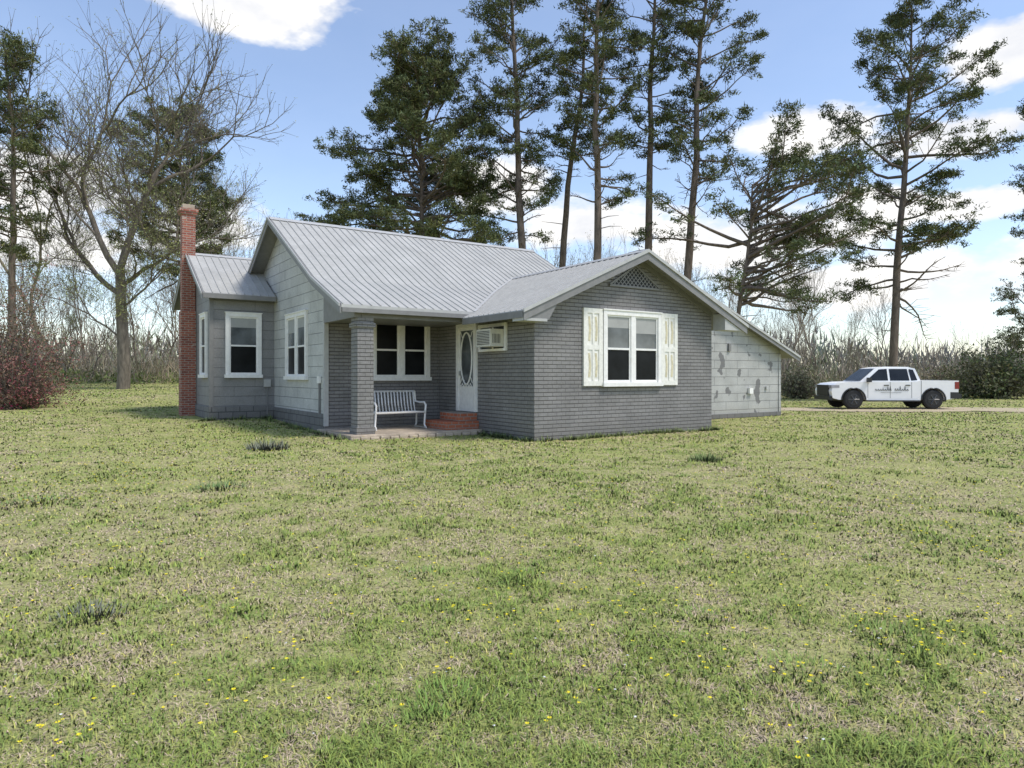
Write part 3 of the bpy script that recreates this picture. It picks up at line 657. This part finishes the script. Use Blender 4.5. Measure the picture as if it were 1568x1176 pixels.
def bare(nb,H_,seed,levels,r0,spread=.6,mi=0,first=.3,buds=None,nside=2,starts=None):
    rng=np.random.default_rng(seed)
    def grow(p,d,L,r,lev):
        n=5 if lev>2 else (4 if lev else 3); pts=[p]; dd=d
        for k in range(n-1):
            dd=unit(dd+rng.normal(0,.16,3)+np.array([0,0,.06])); pts.append(pts[-1]+dd*L/(n-1))
        pts=np.array(pts); r1=r*.66 if lev>0 else .004
        nb.tube(pts,np.linspace(r,max(r1,.006),n),8 if r>.15 else (5 if lev>levels-3 else 3),mi)
        if lev==0:
            if buds is not None: buds.append(pts[-1])
            return
        perp=unit(np.cross(dd,rng.normal(0,1,3)))
        k=2 if rng.random()<.6 else 3
        for i in range(k):
            a=2*math.pi*i/k; q=perp*math.cos(a)+np.cross(dd,perp)*math.sin(a)
            d2=unit(dd+q*spread*rng.uniform(.5,1.1)+np.array([0,0,.14])); grow(pts[-1],d2,L*rng.uniform(.62,.86),r*.62,lev-1)
        for i in range(nside if lev<levels else 1):
            u=rng.integers(1,n-1) if n>2 else 1; q=unit(rng.normal(0,1,3)); d2=unit(dd*.7+q*.8+np.array([0,0,.2])); grow(pts[u],d2,L*rng.uniform(.45,.7),r*.42,lev-1)
    if starts is None: grow(np.zeros(3),np.array([0,0,1.]),H_*first,r0,levels)
    else:
        th=starts[0]; z=np.linspace(0,th,7); P=np.stack([.15*np.sin(z*.7),.1*np.cos(z),z],1); nb.tube(P,np.linspace(r0*1.15,r0*.8,7),10,mi)
        for (zz,dx,dy,dz,L,rr) in starts[1]:
            p=np.array([np.interp(zz,z,P[:,k]) for k in range(3)]); grow(p,unit(np.array([dx,dy,dz])),L,rr,levels-1)
def hero(px,Y,H_,seed,name,levels=6,r0=.34,spread=.62,budcol=(.30,.32,.13),first=.27,mat='bark',starts=None,nside=1,K=4):
    nb=NB(); buds=[]; bare(nb,H_,seed,levels,r0,spread,buds=buds,first=first,nside=nside,starts=starts)
    b=np.array(buds); rng=np.random.default_rng(seed)
    foliage(nb,b,K,.13,.05,budcol,rng)
    o=nb.obj(name,[M[mat],M['leaf']]); X=px2w(px,Y); o.location=(X,Y,float(gz(X,Y))-.2); return o
hero(187,42,23,4,'bare_tree',levels=6,starts=(7.6,[(3.2,-.9,.1,.45,2.5,.07),(6.0,-.9,.2,.5,4.6,.18),(7.2,-.5,-.2,1,5.3,.21),(7.6,.05,.3,1,5.3,.21),(7.5,.55,-.1,.9,4.9,.19),(6.5,.9,.2,.5,3.8,.14),(5.2,.8,-.2,.5,2.6,.08)]),spread=.55,nside=2,K=2)
hero(110,56,24,8,'bare_tree',levels=6,r0=.22,spread=.45,mat='twig')
hero(330,62,24,10,'bare_tree',levels=6,r0=.2,spread=.40,mat='twig')
variants=[]
for i in range(6):
    nb=NB(); buds=[]; bare(nb,11,40+i,5,.10,.34,buds=buds,first=.34,nside=1); rng=np.random.default_rng(i)
    b=np.array(buds); foliage(nb,b[::2],3,.13,.05,(.30,.28,.15),rng); variants.append(nb.mesh('bare_tree_mesh',[M['twig'] if i%3 else M['bark'],M['leaf']]))
WD=empty('distant_woodland')
rng=np.random.default_rng(77)
def put(X,Y,s):
    o=bpy.data.objects.new('woodland_tree',variants[rng.integers(6)]); COL.objects.link(o); o.parent=WD
    o.location=(X,Y,float(gz(X,Y))-.2); o.rotation_euler=(0,0,rng.uniform(0,6.28)); o.scale=(s*rng.uniform(.7,1.0),s*rng.uniform(.7,1.0),s)
for i in range(52):
    Y=rng.uniform(54,85); X=px2w(rng.uniform(-200,560),Y); put(X,Y,rng.uniform(.6,1.25)*Y/65)
for i in range(56):
    Y=rng.uniform(52,88); X=px2w(rng.uniform(640,1750),Y); put(X,Y,rng.uniform(.4,.95)*Y/65)
for i in range(24):
    Y=rng.uniform(50,85); X=px2w(rng.uniform(700,1270),Y); put(X,Y,rng.uniform(.9,1.25)*Y/65)
def band(n,Y0,Y1,zt,cols,ln,wd,seed,name,xr=(-1.2,1.2),lean=.35):
    rng=np.random.default_rng(seed); Y=rng.uniform(Y0,Y1,n); X=rng.uniform(*xr,n)*Y
    top=zt*(.25+1.2*fbm(X*.10+seed,Y*.05,3))*(.45+1.0*fbm(X*.7,Y*.3+seed,2)); z=top*rng.random(n)**1.3
    C=np.stack([X,Y,gz(X,Y)+z],1); pal=np.array(cols); sel=np.clip((fbm(X*.16+5*seed,Y*.1,3)*1.8-.4)*len(pal)+rng.normal(0,.5,n),0,len(pal)-1).astype(int)
    col=pal[sel]*rng.uniform(.45,1.3,(n,1)); nb=NB(); d=unit(rng.normal(0,lean,(n,3))+np.array([0,0,1])); s=unit(np.cross(d,rng.normal(0,1,(n,3))))*wd*.5*rng.uniform(.5,1.3,(n,1))
    nb.tris(C-s,C+s,C+d*ln*rng.uniform(.5,1.6,(n,1)),col,0); return nb.obj(name,[M['brushy']])
band(22000,50,62,1.5,[(.25,.25,.13),(.36,.29,.20),(.42,.34,.24),(.26,.28,.13)],.75,.05,1,'underbrush')
band(14000,50,60,1.3,[(.18,.23,.08),(.25,.29,.11),(.22,.24,.11)],.28,.17,5,'green_undergrowth',lean=1.2)
band(34000,70,105,5.0,[(.30,.26,.20),(.36,.31,.25),(.25,.28,.16),(.33,.29,.23)],1.4,.12,2,'distant_trees')
band(18000,135,170,9,[(.30,.29,.26),(.34,.33,.30),(.26,.30,.22)],2.2,.5,3,'far_woods')
def bush(px,Y,R,Hh,cols,seed,n,name,size=.14):
    rng=np.random.default_rng(seed); nb=NB(); X=px2w(px,Y)
    tips=[]
    for i in range(120):
        a=rng.uniform(0,6.28); el=rng.uniform(.25,1.45); L=1/math.sqrt((math.cos(el)/R)**2+(math.sin(el)/Hh)**2)*rng.uniform(.65,1.12)
        d=np.array([math.cos(a)*math.cos(el),math.sin(a)*math.cos(el),math.sin(el)]); p=[np.array([d[0]*.2,d[1]*.2,0])]
        for k in range(5): p.append(p[-1]+d*L/5+rng.normal(0,.05,3)*L*.5)
        nb.tube(np.array(p),np.linspace(.03,.006,6),3)
        for u in range(2,6):
            tips.append(p[u])
            for q in range(2): e=p[u]+rng.normal(0,.22,3)*R*.5; nb.tube(np.array([p[u-1],e]),[.01,.004],3); tips.append(e)
    tips=np.array(tips); c=tips[rng.integers(0,len(tips),n)]+rng.normal(0,.13*R*.5,(n,3)); c[:,2]=np.abs(c[:,2])
    pal=np.array(cols); sel=np.clip(fbm(c[:,0]*.9+seed,c[:,2]*.9,2)*len(pal)*1.3-.3+rng.normal(0,.45,n),0,len(pal)-1).astype(int); col=pal[sel]*rng.uniform(.5,1.4,(n,1))
    d=unit(rng.normal(0,1,(n,3))); s=unit(np.cross(d,rng.normal(0,1,(n,3))))*size*.35
    nb.tris(c-s,c+s,c+d*size,col,1); o=nb.obj(name,[M['bark'],M['leaf']]); o.location=(X,Y,float(gz(X,Y))); return o
bush(0,26,2.5,5.2,[(.21,.14,.10),(.24,.15,.11),(.18,.16,.09),(.25,.12,.10)],5,12000,'red_shrub',.09)
bush(24,24.8,1.2,2.7,[(.20,.13,.09),(.34,.04,.10),(.22,.14,.10),(.24,.09,.09)],6,3000,'flowering_shrub',.09)
bush(58,36,.8,1.0,[(.45,.36,.18),(.3,.24,.12)],7,1500,'dry_shrub',.12)
bush(1225,47,2.0,2.0,[(.32,.27,.19),(.38,.32,.22),(.22,.22,.13)],8,2200,'brush_pile',.16)
bush(1450,54,2.8,2.2,[(.16,.19,.09),(.18,.21,.10),(.30,.26,.17)],9,2200,'evergreen_shrub',.18)
bush(1520,48,3.4,3.3,[(.10,.135,.06),(.13,.155,.07),(.20,.19,.11)],10,6000,'evergreen_shrub',.2)
# ------------------------------------------------------------------ camera, light, world
cam=bpy.data.cameras.new('camera'); co=bpy.data.objects.new('camera',cam); COL.objects.link(co)
co.location=(0,0,1.5); co.rotation_euler=(math.radians(90),0,0); cam.lens=24.0; cam.sensor_width=36; cam.shift_y=-13/1568; cam.clip_end=5000; cam.clip_start=.05
sc.camera=co
az,el=math.radians(114),math.radians(58)
S=Vector((math.sin(az)*math.cos(el),math.cos(az)*math.cos(el),math.sin(el)))
sl=bpy.data.lights.new('sun','SUN'); sl.energy=3.0; sl.angle=math.radians(11); sl.color=(1,.95,.87)
so=bpy.data.objects.new('sun',sl); COL.objects.link(so); so.rotation_euler=S.to_track_quat('Z','Y').to_euler(); so.location=(0,0,60)
wd=bpy.data.worlds.new('World'); sc.world=wd; wd.use_nodes=True; nt=wd.node_tree
bg=nt.nodes['Background']; bg.inputs[1].default_value=.15
sky=N(nt,'ShaderNodeTexSky',sky_type='NISHITA'); sky.sun_disc=False; sky.sun_elevation=el; sky.sun_rotation=az
sky.air_density=1.0; sky.dust_density=.6; sky.ozone_density=1.6
tc=N(nt,'ShaderNodeTexCoord'); D=tc.outputs['Generated']
mp=N(nt,'ShaderNodeMapping'); mp.inputs['Scale'].default_value=(1,1,2.0); nt.links.new(D,mp.inputs[0])
nz=noise(nt,mp.outputs[0],7,5,.6)
tot=None
for px,py,rx,ry,k in [(375,5,150,48,1.4),(1545,80,105,62,1.4),(1245,200,105,38,1.4),(1470,205,150,34,1.3),(1335,322,85,36,1.3),(1500,312,95,28,1.3),(120,290,150,75,1.1),(60,370,150,50,1),(750,290,90,45,1.1),(1150,370,200,55,1),(900,345,120,45,1),(1350,430,280,50,.8),(-300,200,150,60,.9),(1900,150,160,70,.9),(300,345,110,45,.9)]:
    c=Vector(((px-784)/1045,1,(575-py)/1045)); l=c.length; c.normalize()
    sub=N(nt,'ShaderNodeVectorMath',operation='SUBTRACT'); nt.links.new(D,sub.inputs[0]); sub.inputs[1].default_value=c
    mu=N(nt,'ShaderNodeVectorMath',operation='MULTIPLY'); nt.links.new(sub.outputs[0],mu.inputs[0]); mu.inputs[1].default_value=(1045*l/rx,1045*l/rx,1045*l/ry)
    ln=N(nt,'ShaderNodeVectorMath',operation='LENGTH'); nt.links.new(mu.outputs[0],ln.inputs[0])
    v=mth(nt,'MULTIPLY',mth(nt,'SUBTRACT',1.1,ln.outputs['Value']),k)
    tot=v if tot is None else mth(nt,'MAXIMUM',tot,v)
f=mth(nt,'ADD',mth(nt,'MAXIMUM',tot,-.6),mth(nt,'MULTIPLY_ADD',nz,2.6,-1.3))
f=mth(nt,'MULTIPLY_ADD',f,2.2,-.15,clamp=True)
f=mth(nt,'MULTIPLY_ADD',f,.90,.06)
skyc=mixc(nt,1.0,sky.outputs[0],(1.62,1.55,1.55),'MULTIPLY')
cl=mixc(nt,ramp(nt,nz,[(.35,(0,0,0)),(.6,(1,1,1))]),(5.9,6.0,6.3),(7.9,7.7,7.4))
nt.links.new(mixc(nt,f,skyc,cl),bg.inputs[0])
sc.view_settings.view_transform='Standard'; sc.view_settings.look='None'; sc.view_settings.exposure=0
